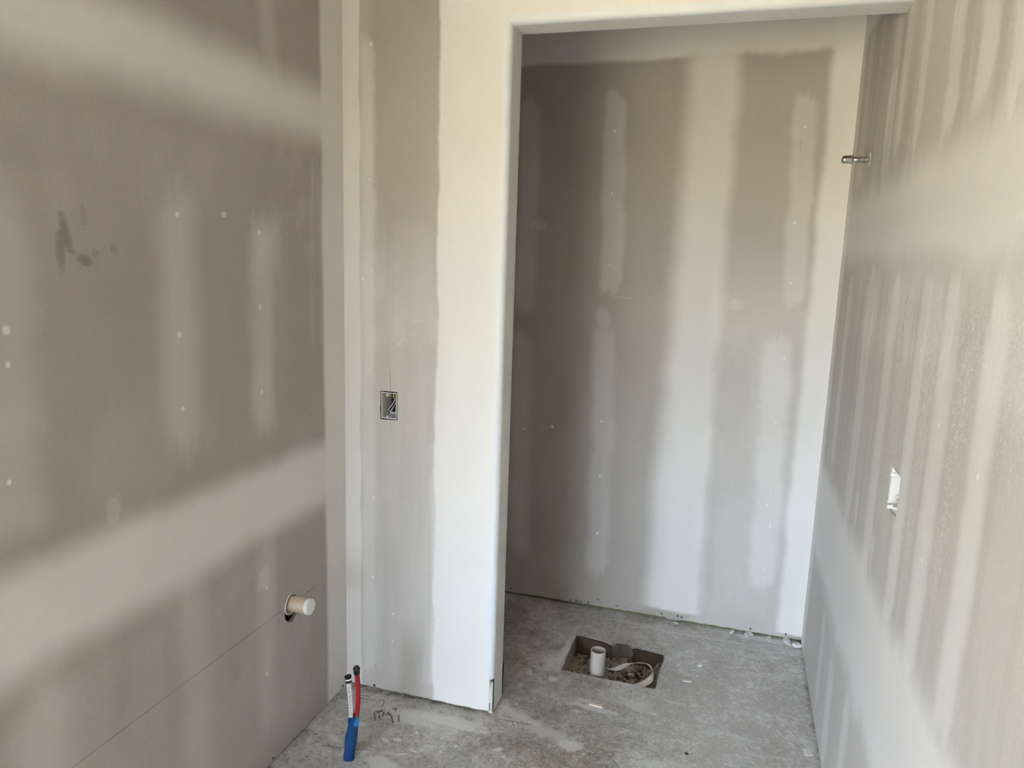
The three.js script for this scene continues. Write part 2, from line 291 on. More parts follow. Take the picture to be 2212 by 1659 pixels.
sR.film(-1, 1.6, 0.7, 1.66, [0.05, 0.05, 0.05, 0.05], 0.14); sR.film(-1, 1.6, 1.8, 2.6, [0.05, 0.05, 0.05, 0.05], 0.1); sR.film(-1, 1.6, -0.2, 0.5, [0.05, 0.05, 0.05, 0.05], 0.25); sR.dust(-0.45, 1.5, 1.36, 1.66, 0.4, [14, 4], 0.46, 0.1); sR.dust(-0.8, 1.5, 0.8, 1.56, 0.14, [26, 1.5], 0.46, 0.08); sR.dust(-0.85, 1.5, 1.8, 2.55, 0.2, [22, 1.6], 0.47, 0.08);
sR.dust(-0.3, 0.05, 1.95, 2.2, 0.55, [34, 3], 0.5, 0.04);
for (const [z, y, w, h] of [[-0.36, 0.24, 0.08, 0.32], [-0.1, 0.19, 0.10, 0.34], [0.2, 0.25, 0.08, 0.36], [0.6, 0.2, 0.09, 0.4], [1.0, 0.2, 0.09, 0.4]]) sR.strip(z, y - h / 2, z, y + h / 2, w, 0.03, 0.4, 0.02);
sR.speckle(-0.4, 1.25, 1.25, 1.64, 0.1, 0.26); for (const z of [0.35, 0.62, 0.86]) sR.speckle(z - 0.07, z + 0.07, 1.0, 1.6, 0.05, 0.3, 0.56);
sR.dots([[-0.3, 1.66, 1.2], [-0.42, 1.40, 0.9], [0.53, 1.45], [0.745, 1.33], [0.75, 1.06], [1.0, 1.3], [-0.245, 0.104, 1.2], [-0.211, 0.055, 1.3]], 0.0042);
sR.mark(-0.2, 1.33, 0.004, 0.05, 0.2, 0.5); sR.mark(0.0, 0.92, 0.02, 0.06, 0.25, 0.7); sR.mark(0.28, 0.9, 0.02, 0.05, 0.25, 0.7);

// ---------------------------------------------------------------- the floor's concrete
const PIT = raggedLoop([[0.748, -0.672], [1.132, -0.652], [1.122, -0.366], [0.748, -0.374]], 7, 0.006, 300);
const sF = new Surf(-0.13, W + 0.13, -D - 0.13, ZE, 787, 71);
(function paintFloor() {
  const F = sF, cl = (x0, z0, rx, rz, s, ro = 0.6, f = 0.4, tn = 0, sc = 1) => F.mark(x0, z0, rx, rz, s > 0 ? Math.min(0.85, s * 1.45 + 0.06) : s, ro, f, tn, sc);
  // plaster trodden into the concrete, and brighter daylight on the right painted in
  F.each(-1, 3, -2, 3, (u, v, i) => {
    const n = fbm(u * 9 + 4, v * 13 + 8), n2 = fbm(u * 45, v * 30), n3 = vn(u * 330 + 5, v * 330), st = fbm(u * 60 + v * 8, v * 120 - u * 10);
    const sp = fbm(u * 110 + 7, v * 110), rt = ss(0.9, 1.3, u + (n - 0.5) * 0.4);  // rt: right side, more flecks and a paler tone for the daylight there
    const gr = vn(u * 520 + 1, v * 520), fl = vn(u * 170 + 2, v * 190 + 6);
    F.k[i] += 0.20 * ss(0.46, 0.72, n) * (0.4 + n2) + 0.16 * ss(0.54, 0.70, n2) + (0.16 + 0.14 * rt) * ss(0.52, 0.72, st) * ss(0.34, 0.6, n) + (0.12 + 0.16 * rt) * ss(0.54, 0.68, sp) + 0.6 * ss(0.84, 0.94, fl) * ss(0.45, 0.6, n2) - 0.10 * ss(0.5, 0.28, n) - 0.12 * ss(0.44, 0.2, n2) - 0.2 * ss(0.44, 0.3, sp) + 0.16 * (n3 - 0.5) + 0.12 * (gr - 0.5) + 0.24 * rt;
  });
  // brown grit trodden in around the doorway and left of the pit
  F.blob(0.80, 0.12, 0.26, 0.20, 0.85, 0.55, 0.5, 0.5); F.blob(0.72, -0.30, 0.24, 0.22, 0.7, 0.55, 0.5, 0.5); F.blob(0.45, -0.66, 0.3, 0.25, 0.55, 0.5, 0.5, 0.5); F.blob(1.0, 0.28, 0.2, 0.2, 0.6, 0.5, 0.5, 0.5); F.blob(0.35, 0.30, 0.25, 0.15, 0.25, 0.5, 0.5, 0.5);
  // drifts of white dust: by the partition's foot, across the doorway, along the back wall, in front of the hole
  cl(0.42, 0.085, 0.17, 0.028, 0.36, 0.55, 0.6, -0.05); cl(0.33, 0.12, 0.14, 0.025, 0.28, 0.6, 0.6, 0.05); cl(0.50, 0.10, 0.09, 0.012, 0.38, 0.6, 0.5);
  cl(0.69, -0.02, 0.10, 0.018, 0.34, 0.5, 0.6, 0.35); cl(0.80, 0.03, 0.11, 0.03, 0.26, 0.7, 0.6, 0.3); cl(0.60, -0.05, 0.02, 0.05, 0.3, 0.5, 0.5);
  cl(0.73, -0.52, 0.014, 0.16, 0.34, 0.6, 0.6, 0.02); cl(0.70, -0.42, 0.035, 0.06, 0.34, 0.6, 0.5);
  F.each(0.3, 0.72, -0.92, -0.6, (u, v, i) => { const a = ss(0, 0.012, (u - 0.38) * 0.70 - (v + 0.884) * 0.715 + (fbm(u * 20, v * 20) - 0.5) * 0.012) * (1 - ss(0.12, 0.2, (u - 0.38) * 0.70 - (v + 0.884) * 0.715)) * (1 - ss(0.60, 0.70, u)) * ss(-0.92, -0.9, v); F.k[i] += a * 0.16; });
  cl(1.05, -0.86, 0.16, 0.014, 0.18, 0.6, 0.6, 0.03); cl(1.32, -0.84, 0.26, 0.010, 0.34, 0.5, 0.5, -0.02); cl(1.55, -0.81, 0.14, 0.008, 0.3, 0.5, 0.5, -0.05);
  cl(1.56, -0.915, 0.12, 0.02, 0.5, 0.6, 0.5, 0); cl(1.36, -0.918, 0.10, 0.012, 0.35, 0.7, 0.5, 0); cl(1.30, -0.72, 0.2, 0.05, 0.14, 0.7, 0.6, 0.05);
  cl(1.45, -0.45, 0.20, 0.16, 0.12, 0.7, 0.7); cl(1.38, -0.25, 0.18, 0.14, 0.14, 0.7, 0.7); cl(1.42, 0.0, 0.12, 0.10, 0.16, 0.7, 0.6);
  // single splashes and smears
  for (const [x, z, a, b, s, t] of [[0.92, -0.163, 0.085, 0.016, 0.34, 0.05], [0.885, -0.20, 0.028, 0.012, 0.34, 0], [0.865, -0.125, 0.02, 0.012, 0.3, 0], [1.07, -0.235, 0.045, 0.03, 0.34, 0.1], [0.98, -0.24, 0.06, 0.016, 0.2, 0.05], [0.735, -0.30, 0.018, 0.014, 0.4, 0.3], [0.635, -0.31, 0.012, 0.012, 0.45, 0], [0.66, -0.36, 0.03, 0.010, 0.24, 0.3], [0.62, -0.44, 0.03, 0.02, 0.2, 0], [0.55, -0.50, 0.02, 0.016, 0.24, 0],
    [0.885, 0.07, 0.042, 0.026, 0.40, 0], [1.158, 0.07, 0.055, 0.018, 0.42, -0.15], [1.23, 0.045, 0.04, 0.014, 0.3, 0.2], [1.41, -0.17, 0.05, 0.012, 0.42, 0.15], [1.27, -0.31, 0.014, 0.014, 0.4, 0], [1.19, -0.30, 0.04, 0.008, 0.36, 0.1], [1.31, -0.42, 0.025, 0.009, 0.3, 0], [1.66, -0.20, 0.02, 0.035, 0.36, 0.2], [1.665, -0.06, 0.025, 0.03, 0.36, 0], [1.60, -0.05, 0.05, 0.006, 0.34, 0.9], [1.53, -0.02, 0.05, 0.018, 0.3, 0.1], [1.36, 0.06, 0.03, 0.03, 0.3, 0], [1.48, -0.09, 0.04, 0.01, 0.34, 0.1], [1.47, -0.52, 0.007, 0.007, 0.6, 0], [1.57, -0.24, 0.005, 0.006, 0.6, 0], [1.46, -0.33, 0.008, 0.006, 0.5, 0],
    [0.40, 0.27, 0.02, 0.004, 0.45, 0.2], [0.365, 0.30, 0.02, 0.004, 0.5, -0.5], [0.32, 0.235, 0.014, 0.008, 0.4, 0], [0.285, 0.25, 0.016, 0.006, 0.36, 0.4], [0.37, 0.18, 0.01, 0.004, 0.5, 0.8], [0.52, 0.20, 0.008, 0.006, 0.5, 0], [0.66, 0.17, 0.016, 0.010, 0.4, -0.5], [0.69, 0.20, 0.01, 0.007, 0.4, 0], [0.45, 0.36, 0.012, 0.004, 0.5, 0], [0.38, 0.40, 0.012, 0.008, 0.4, 0], [0.12, 0.30, 0.03, 0.012, 0.3, 0.4], [0.16, 0.20, 0.025, 0.012, 0.3, 0], [0.24, 0.33, 0.04, 0.005, 0.3, -0.3], [0.33, 0.36, 0.06, 0.03, 0.28, 0.2]]) cl(x, z, a, b, s, 0.55, 0.35, t);
  // the rough ring at the front edge, ringed by a paler line
  for (let i = 0; i < 40; i++) { const a = i / 40 * 6.283, b = (i + 1) / 40 * 6.283; F.line(0.30 + Math.cos(a) * 0.055, 0.44 + Math.sin(a) * 0.05, 0.30 + Math.cos(b) * 0.055, 0.44 + Math.sin(b) * 0.05, 0.003, -0.35, 0.4); }
  cl(0.30, 0.44, 0.045, 0.04, 0.3, 0.9, 0.6);
  // dirty edge along the left wall and the partition, black specks
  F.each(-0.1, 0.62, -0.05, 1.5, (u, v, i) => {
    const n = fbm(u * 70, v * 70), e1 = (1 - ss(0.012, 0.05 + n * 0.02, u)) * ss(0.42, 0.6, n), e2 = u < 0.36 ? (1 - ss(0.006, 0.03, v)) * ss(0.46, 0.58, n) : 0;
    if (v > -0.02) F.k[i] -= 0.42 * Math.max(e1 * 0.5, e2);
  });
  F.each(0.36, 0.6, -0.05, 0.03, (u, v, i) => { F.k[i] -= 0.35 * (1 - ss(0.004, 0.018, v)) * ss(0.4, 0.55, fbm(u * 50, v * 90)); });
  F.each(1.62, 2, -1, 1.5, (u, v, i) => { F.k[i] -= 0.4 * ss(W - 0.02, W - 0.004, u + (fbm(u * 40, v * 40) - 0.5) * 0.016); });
  // marker scribbles and scored lines
  const ink = (p, w = 0.0022, s = -0.75) => { w *= 1.5; for (let i = 0; i + 1 < p.length; i++) F.line(...p[i], ...p[i + 1], w, s); };
  ink([[0.075, 0.052], [0.105, 0.045], [0.125, 0.052]], 0.0016); ink([[0.08, 0.068], [0.145, 0.06]], 0.0016);
  ink([[0.175, 0.045], [0.185, 0.06], [0.192, 0.09]], 0.0016);
  ink([[0.185, 0.12], [0.20, 0.108], [0.195, 0.125]], 0.004); ink([[0.18, 0.128], [0.205, 0.165]], 0.0026); ink([[0.21, 0.112], [0.218, 0.135]], 0.0035); ink([[0.225, 0.11], [0.238, 0.118]], 0.0035); ink([[0.222, 0.122], [0.24, 0.12], [0.25, 0.128]], 0.003);
  ink([[0.232, 0.085], [0.243, 0.08], [0.246, 0.09]], 0.0026); ink([[0.25, 0.132], [0.268, 0.155]], 0.0028); ink([[0.268, 0.112], [0.286, 0.145]], 0.0024); ink([[0.205, 0.135], [0.212, 0.15]], 0.0026);
  ink([[0.10, 0.345], [0.165, 0.335]], 0.0022, -0.5); ink([[0.11, 0.33], [0.15, 0.35]], 0.002, -0.5); ink([[0.165, 0.345], [0.178, 0.32]], 0.002, -0.45);
  ink([[0.62, -0.075], [0.70, -0.075]], 0.0016, -0.5); ink([[0.625, 0.012], [0.73, 0.006]], 0.0016, -0.5); ink([[0.66, 0.01], [0.675, 0.035]], 0.0018, -0.35);
  cl(0.64, 0.005, 0.005, 0.003, 0.5, 0.4, 0.4);
  for (const [x, z] of [[1.035, -0.32], [0.675, -0.63], [0.83, -0.36], [0.05, 0.30], [0.085, 0.41], [0.13, 0.26]]) cl(x, z, 0.004, 0.003, -0.8, 0.3, 0.3);
  // footprints by the doorway: crossing tread marks
  for (let i = 0; i < 26; i++) { const a = rnd() * 6.28, x = 0.97 + (rnd() - 0.5) * 0.2, z = 0.03 + (rnd() - 0.5) * 0.14, l = 0.012 + rnd() * 0.02; F.line(x, z, x + Math.cos(a) * l, z + Math.sin(a) * l, 0.004, (i & 1 ? 0.26 : -0.22)); }
})();
const floorTex = (() => {
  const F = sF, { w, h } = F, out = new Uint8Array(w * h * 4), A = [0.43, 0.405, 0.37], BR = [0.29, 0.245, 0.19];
  for (let y = 0, i = 0; y < h; y++) for (let x = 0; x < w; x++, i++) {
    const s = Math.max(-0.9, Math.min(0.92, F.k[i])), g = 0.9 + 0.2 * vn(x * 0.9, y * 0.9);
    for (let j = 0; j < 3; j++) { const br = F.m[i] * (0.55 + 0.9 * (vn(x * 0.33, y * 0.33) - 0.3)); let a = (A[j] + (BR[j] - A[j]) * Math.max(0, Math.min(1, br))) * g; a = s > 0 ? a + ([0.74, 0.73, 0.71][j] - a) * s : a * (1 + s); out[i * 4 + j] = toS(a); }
    out[i * 4 + 3] = 255;
  }
  return dataTex(out, w, h);
})();
const floorBump = grain(512, (u, v) => 0.6 * fbm(u * 32, v * 32) + 0.4 * vn(u * 256, v * 256)); floorBump.repeat.set(4, 5);
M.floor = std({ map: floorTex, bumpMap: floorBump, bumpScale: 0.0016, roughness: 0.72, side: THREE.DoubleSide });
M.pitside = std({ color: lin(0.30, 0.265, 0.225), roughness: 0.95, side: THREE.DoubleSide, bumpMap: floorBump, bumpScale: 0.004 });
M.concrete = std({ color: lin(0.45, 0.42, 0.38), roughness: 0.9 });

// ================================================================ THE SETTING
const struct = (name, label) => grp(name, label, 'structure', [0, 0, 0], 'structure');

// floor
const floor = struct('floor', 'bare grey concrete slab floor with white plaster smears');
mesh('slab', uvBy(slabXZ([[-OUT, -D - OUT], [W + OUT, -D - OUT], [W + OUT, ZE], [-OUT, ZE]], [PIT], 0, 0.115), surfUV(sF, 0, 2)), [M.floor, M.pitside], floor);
mesh('slab_rest', box(XW - OUT, W + OUT, -0.115, 0, ZE, ZR + OUT), M.concrete, floor);

// ceiling
const ceil = struct('ceiling', 'pale plastered ceiling overhead');
mesh('ceiling_board', box(XW - OUT, W + OUT, CEIL, CEIL + 0.12, -D - OUT, ZR + OUT), M.mud, ceil);

// left wall with the hole for the waste pipe
const PZ = 0.347, PY = 0.488;
const wl = struct('wall_left', 'left drywall with taped joints and a pencil line');
{
  const hole = ell(PZ + 0.007, PY - 0.009, 0.040, 0.046, 40, (a) => 1 + 0.14 * Math.max(0, Math.sin(-a - 0.35)) ** 3 + 0.02 * Math.sin(7 * a));
  const pts = [...ragged(-D, 0.004, ZE, 0.006, 60, 0.004, 41), [ZE, 0.006], [ZE, CEIL], [-D, CEIL]];
  mesh('drywall', uvBy(sheetZY(pts, [hole], -SH), surfUV(sL, 2, 1)), wallMat(sL), wl);
  mesh('bottom_plate', box(-0.1, -SH, 0, 0.038, -D, ZE - 0.02), M.plate, wl);
  mesh('sheathing', box(-OUT, -0.11, 0, CEIL, -D - OUT, ZE), M.sheath, wl);
  for (const [z, y] of [[0.034, 0.012], [0.471, 0.016]]) { const g = new THREE.CylinderGeometry(0.0045, 0.003, 0.004, 12); g.rotateZ(-Math.PI / 2); g.translate(-0.0008, y, z); mesh('screw', g, M.screw, wl); }
}
// partition with the doorway
const BX0 = 0.1415, BX1 = 0.2015, BY0 = 1.047, BY1 = 1.143;
const wp = struct('wall_partition', 'drywall partition with a rounded doorway edge');
{
  const outline = (y0, seed) => [...ragged(0, y0, J, y0, 40, 0.004, seed), [J, y0], [J, BASE], [J - R, BASE], [J - R, HH + R], [W, HH + R], [W, CEIL], [0, CEIL]];
  const hole = raggedLoop([[BX0 - 0.003, BY0 - 0.003], [BX1 + 0.003, BY0 - 0.002], [BX1 + 0.003, BY1 + 0.003], [BX0 - 0.003, BY1 + 0.003]], 12, 0.0022, 61);
  mesh('drywall', uvBy(sheetXY(outline(0.011, 42), [hole], -SH), surfUV(sP, 0, 1)), wallMat(sP), wp);
  mesh('drywall', sheetXY(outline(0.011, 43), [], -T), M.board, wp);
  mesh('jamb_board', sheetZY([[-T, 0.006], [0, 0.006], [0, BASE], [-R, BASE], [-R, HH], [-T + R, HH], [-T + R, BASE], [-T, BASE]], [], J - SH), M.mud, wp);
  mesh('soffit_board', box(J - SH, W, HH, HH + SH, -T + R, -R), M.mud, wp);
  mesh('bottom_plate', box(0, J - SH, 0, 0.038, -T + SH, -SH), M.plate, wp);
  // rounded corner beads, mitred where the upright and the header meet
  const bead = (back, head) => {
    const n = 10, pos = [], idx = [], r = R + 0.0007, zf = (c) => back ? -T + R - c : -R + c;
    const prof = [[-0.008, r - 0.0002], ...Array.from({ length: n + 1 }, (_, i) => { const a = i / n * Math.PI / 2; return [r * Math.sin(a), r * Math.cos(a)]; }), [r, -0.008]];
    for (const [s, c] of prof) { const x = J - R + s, y = HH + R - s; if (head) pos.push(x, y, zf(c), W, y, zf(c)); else pos.push(x, BASE, zf(c), x, y, zf(c)); }
    for (let i = 0; i + 1 < prof.length; i++) { const a = i * 2; idx.push(a, a + 2, a + 1, a + 1, a + 2, a + 3); }
    const g = new THREE.BufferGeometry(); g.setAttribute('position', new THREE.Float32BufferAttribute(pos, 3)); g.setIndex(idx); g.computeVertexNormals();
    return uvBy(g, (x, y) => [x, y]);
  };
  for (const b of [false, true]) { mesh('corner_bead', bead(b, false), M.bead, wp); mesh('corner_bead', bead(b, true), M.bead, wp); mesh('bead_end', box(J - R, J, BASE - 0.001, BASE, b ? -T : -R, b ? -T + R : 0), M.mud, wp); }
  const sc = new THREE.CylinderGeometry(0.005, 0.003, 0.004, 12); sc.rotateX(Math.PI / 2); sc.translate(0.115, 0.018, -0.0008); mesh('screw', sc, M.screw, wp);
  mesh('nick', box(J - 0.012, J - 0.009, 0.015, 0.045, -0.001, 0.0004), M.screw, wp);
}
// back wall of the alcove
const wb = struct('wall_back', 'back drywall of the alcove with a tall taped seam');
{
  const pts = [...ragged(0, 0.013, 1.12, 0.015, 50, 0.004, 44), ...ragged(1.12, 0.004, 1.20, 0.013, 6, 0.004, 45), ...ragged(1.20, 0.014, W, 0.011, 30, 0.004, 46), [W, 0.011], [W, CEIL], [0, CEIL]];
  mesh('drywall', uvBy(sheetXY(pts, [], -D - SH), surfUV(sB, 0, 1)), wallMat(sB), wb);
  mesh('bottom_plate', box(0, W, 0, 0.038, -D - 0.1, -D - SH + 0.001), M.plate, wb);
  mesh('sheathing', box(-OUT, W + OUT, 0, CEIL, -D - OUT, -D - 0.11), M.sheath, wb);
  for (const [x, y] of [[0.363, 0.032], [0.744, 0.024], [1.086, 0.028], [1.159, 0.03], [1.176, 0.028], [1.623, 0.028], [1.476, 0.026]]) { const g = new THREE.CylinderGeometry(0.0042, 0.003, 0.004, 12); g.rotateX(Math.PI / 2); g.translate(x, y, -D - 0.0008); mesh('screw', g, M.screw, wb); }
}
// right wall
const wr = struct('wall_right', 'right drywall with dusty upright compound stripes');
{
  const hole = raggedLoop([[0.392, 1.055], [0.497, 1.062], [0.494, 1.158], [0.380, 1.158]], 10, 0.007, 66);
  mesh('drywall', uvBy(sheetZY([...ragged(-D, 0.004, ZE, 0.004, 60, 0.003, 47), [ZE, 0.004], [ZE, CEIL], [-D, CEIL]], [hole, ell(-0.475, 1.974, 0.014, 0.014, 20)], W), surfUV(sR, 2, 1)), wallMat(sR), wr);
  mesh('drywall', uvBy(box(W, W + SH, 0, CEIL, ZE, ZR), (x, y, z) => [z, y]), M.board, wr);
  mesh('bottom_plate', box(W + SH, W + 0.1, 0, 0.038, -D, ZR), M.plate, wr);
  mesh('sheathing', box(W + 0.11, W + OUT, 0, CEIL, -D - OUT, ZR + OUT), M.sheath, wr);
}
// the rest of the room, behind the camera
const wr1 = struct('wall_return', 'drywall return round the end of the left wall');
mesh('drywall', uvBy(box(XW, 0, 0, CEIL, ZE - SH, ZE), (x, y) => [x, y]), M.board, wr1);
mesh('sheathing', box(XW - OUT, -OUT, 0, CEIL, ZE - 0.06, ZE - SH), M.sheath, wr1);
const wfl = struct('wall_far_left', 'drywall at the far left of the room behind the camera');
mesh('drywall', uvBy(box(XW - OUT, XW, 0, CEIL, ZE - 0.06, ZR + OUT), (x, y, z) => [z, y]), M.board, wfl);
const WX0 = -2.35, WX1 = 0.55, WY0 = 0.35, WY1 = 1.93;
const wre = struct('wall_rear', 'rear drywall around the window behind the camera');
{
  const g = new THREE.ExtrudeGeometry(shapeOf([[XW, 0], [W, 0], [W, CEIL], [XW, CEIL]], [[[WX0, WY0], [WX1, WY0], [WX1, WY1], [WX0, WY1]]]), { depth: OUT, bevelEnabled: false });
  g.translate(0, 0, ZR); mesh('drywall', uvBy(g, (x, y) => [x, y]), M.board, wre);
}
// window_1
const win = struct('window_1', 'wide white framed window letting in daylight behind the camera');
{
  const z0 = ZR + 0.06, z1 = ZR + 0.10, f = 0.04, xm = (WX0 + WX1) / 2;
  mesh('frame', mergeGeometries([box(WX0, WX0 + f, WY0, WY1, z0, z1), box(WX1 - f, WX1, WY0, WY1, z0, z1), box(WX0, WX1, WY0, WY0 + f, z0, z1), box(WX0, WX1, WY1 - f, WY1, z0, z1)]), M.white, win);
  mesh('mullion', box(xm - 0.025, xm + 0.025, WY0 + f, WY1 - f, z0, z1), M.white, win);
  mesh('sill', box(WX0, WX1, WY0 - 0.01, WY0, ZR - 0.02, z0), M.white, win);
  const glass = new THREE.MeshPhysicalMaterial({ color: 0xffffff, transmission: 1, thickness: 0, roughness: 0, ior: 1.5 });
  for (const [a, b] of [[WX0 + f, xm - 0.025], [xm + 0.025, WX1 - f]]) mesh('pane', box(a, b, WY0 + f, WY1 - f, z0 + 0.017, z0 + 0.021), glass, win);
}
// outdoors
{
  const n = 512, o = new Uint8Array(n * n * 4);
  for (let y = 0, i = 0; y < n; y++) for (let x = 0; x < n; x++, i++) { const k = 0.8 + 0.5 * (fbm(x / 16, y / 16) - 0.5) + 0.25 * (tile[(y & 255) * 256 + (x & 255)] - 0.5); o[i * 4] = toS(0.50 * k); o[i * 4 + 1] = toS(0.42 * k); o[i * 4 + 2] = toS(0.27 * k); o[i * 4 + 3] = 255; }
  const t = dataTex(o, n, n, true, true); t.repeat.set(30, 30);
  const g = new THREE.PlaneGeometry(160, 160); g.rotateX(-Math.PI / 2); g.translate(0, -0.35, 20);
  tag(mesh('ground', g, std({ map: t, roughness: 1 })), 'dry sunlit yellow grass outside the window', 'ground', null, 'structure');
}

// ================================================================ THINGS
// waste pipe stub in the left wall
{
  const g = grp('waste_pipe', 'tan plastic waste pipe stub with white cap in left wall', 'pipe', [0, PY, PZ]);
  const turn = (q) => { q.rotateZ(-Math.PI / 2); return q; };        // lathe axis y -> x
  mesh('pipe', turn(lathe([[0.0, -0.09], [0.0245, -0.09], [0.0245, 0.0], [0.0243, 0.055], [0.0, 0.055]], 40)), M.tan, g);
  mesh('cap', turn(lathe([[0.0246, 0.0545], [0.0258, 0.055], [0.0260, 0.0665], [0.0250, 0.0685], [0.0, 0.0690]], 40)), M.cap, g).userData.label = 'white end cap';
  const col = turn(lathe([[0.0285, -0.035], [0.0300, -0.035], [0.0350, -0.006], [0.0352, 0.0010], [0.0335, 0.0018], [0.0325, 0.001], [0.0290, -0.020]], 40)); col.translate(0, 0.001, 0.006);
  mesh('collar', col, M.ring, g).userData.label = 'white plastic collar';
}
// shower arm stub on the right wall
{
  const g = grp('shower_stub', 'chrome shower pipe stub with domed cap high on right wall', 'pipe', [W, 1.974, -0.475]);
  const turn = (q) => { q.rotateZ(Math.PI / 2); return q; };         // y -> -x
  mesh('pipe', turn(lathe([[0.0, -0.08], [0.0095, -0.08], [0.0095, 0.035], [0.0088, 0.036], [0.0088, 0.058], [0.0, 0.058]], 28)), M.chrome, g);
  for (let i = 0; i < 6; i++) { const t = new THREE.TorusGeometry(0.0098, 0.0011, 8, 28); t.rotateY(Math.PI / 2); t.translate(-0.008 - i * 0.0042, 0, 0); mesh('thread', t, M.chrome, g); }
  mesh('cap', turn(lathe([[0.0, 0.052], [0.0125, 0.052], [0.0148, 0.054], [0.0148, 0.062], [0.0134, 0.0635], [0.0136, 0.078], [0.0122, 0.084], [0.0085, 0.0875], [0.0, 0.0885]], 28)), M.chrome, g).userData.label = 'domed chrome cap';
  mesh('wall_plate', turn(lathe([[0.0105, 0.0008], [0.0215, 0.0008], [0.022, 0.0016], [0.021, 0.0024], [0.0105, 0.003]], 28)), M.ring, g).userData.label = 'thin pale wall ring';
}
// electrical boxes
function openBox(w, h, d, th) { // opening towards +z at z=0, centred
  const p = [box(-w / 2, -w / 2 + th, -h / 2, h / 2, -d, 0), box(w / 2 - th, w / 2, -h / 2, h / 2, -d, 0), box(-w / 2 + th, w / 2 - th, -h / 2, -h / 2 + th, -d, 0), box(-w / 2 + th, w / 2 - th, h / 2 - th, h / 2, -d, 0), box(-w / 2, w / 2, -h / 2, h / 2, -d - th, -d)];
  return mergeGeometries(p);
}
function tab(y, s) { const o = lathe([[0.0016, 0], [0.0052, 0], [0.0056, 0.0006], [0.0056, 0.012], [0.0016, 0.012], [0.0016, 0]], 20); o.rotateX(-Math.PI / 2); const web = box(-0.0045, 0.0045, Math.min(0, s * 0.006), Math.max(0, s * 0.006), -0.0005, 0.0115); const q = mergeGeometries([o, web]); q.rotateX(Math.PI); q.translate(0, y, -0.0002); return q; }
{
  const w = BX1 - BX0, h = BY1 - BY0;
  const g = grp('electrical_box', 'white outlet box with loose wires in narrow partition wall', 'box', [(BX0 + BX1) / 2, (BY0 + BY1) / 2, -0.0012], null);
  mesh('body', openBox(w - 0.003, h - 0.004, 0.066, 0.0024), M.box, g);
  mesh('screw_tab', tab(h / 2 - 0.0085, -1), M.box, g); mesh('screw_tab', tab(-h / 2 + 0.0085, 1), M.box, g);
  for (const s of [1, -1]) { const d = new THREE.CylinderGeometry(0.0016, 0.0016, 0.003, 10); d.rotateX(Math.PI / 2); d.translate(0, s * (h / 2 - 0.0085), -0.0015); mesh('screw_hole', d, M.screw, g); }
  for (const [a, b, c, rr] of [[[0.004, 0.038, -0.058], [0.012, 0.016, -0.03], [-0.006, -0.018, -0.016], 0.0034], [[0.008, 0.034, -0.058], [0.015, 0.006, -0.028], [0.001, -0.024, -0.014], 0.0034], [[0.012, 0.030, -0.058], [0.018, -0.004, -0.03], [0.008, -0.026, -0.018], 0.0036], [[0.002, 0.030, -0.060], [0.004, 0.000, -0.05], [-0.002, -0.03, -0.045], 0.005], [[0.012, 0.024, -0.060], [0.010, 0.000, -0.052], [0.006, -0.03, -0.046], 0.006], [[0.018, 0.036, -0.060], [0.019, 0.006, -0.045], [0.016, -0.024, -0.036], 0.005], [[-0.004, 0.036, -0.060], [-0.006, 0.006, -0.058], [-0.008, -0.026, -0.056], 0.0055], [[-0.014, 0.034, -0.060], [-0.016, 0.004, -0.058], [-0.016, -0.028, -0.058], 0.0055], [[0.006, 0.042, -0.060], [0.009, 0.020, -0.056], [0.004, -0.030, -0.056], 0.006]])
    mesh('wire', sweep([a, b, c], rr, 10, 24), M.black, g).userData.label = 'black wire';
  for (const [a, b, c] of [[[0.0125, 0.020, -0.024], [0.0035, 0.001, -0.0185], [-0.0085, -0.0185, -0.0125]], [[0.0155, 0.008, -0.022], [0.008, -0.008, -0.016], [-0.0005, -0.025, -0.010]]])
    mesh('wire', sweep([a, b, c], 0.0011, 10, 24), M.strandW, g).userData.label = 'thin white strand on the black wires';  // two thin white strands laid along the black wires
  mesh('wire', sweep([[0.006, 0.041, -0.044], [0.004, 0.034, -0.030], [0.004, 0.027, -0.030], [0.003, 0.018, -0.044]], 0.003, 10, 20), M.wireY, g).userData.label = 'yellow wire';
  mesh('cable_sheath', sweep([[0.000, -0.040, -0.06], [0.008, -0.0385, -0.045], [0.018, -0.036, -0.035]], 0.004, 12, 16), M.box, g);
}
{
  const h = 0.094, w = 0.098;
  const g = grp('electrical_box', 'white outlet box in torn cutout of striped right wall', 'box', [W + 0.002, 1.108, 0.44], null);
  const turn = (q) => { q.rotateY(-Math.PI / 2); return q; };        // +z -> -x
  mesh('body', turn(openBox(w, h, 0.045, 0.0025)), M.box, g);
  mesh('screw_tab', turn(tab(h / 2 - 0.0085, -1)), M.box, g); mesh('screw_tab', turn(tab(-h / 2 + 0.0085, 1)), M.box, g);
  mesh('clamp', turn(mergeGeometries([box(-0.02, 0.018, -h / 2 + 0.003, -h / 2 + 0.016, -0.044, -0.016)])), M.box, g);
  mesh('cable_sheath', turn(sweep([[-0.045, -0.036, -0.03], [-0.02, -0.02, -0.012], [0.012, -0.008, -0.018], [0.03, -0.002, -0.034]], 0.006, 12, 20)), M.box, g);
}
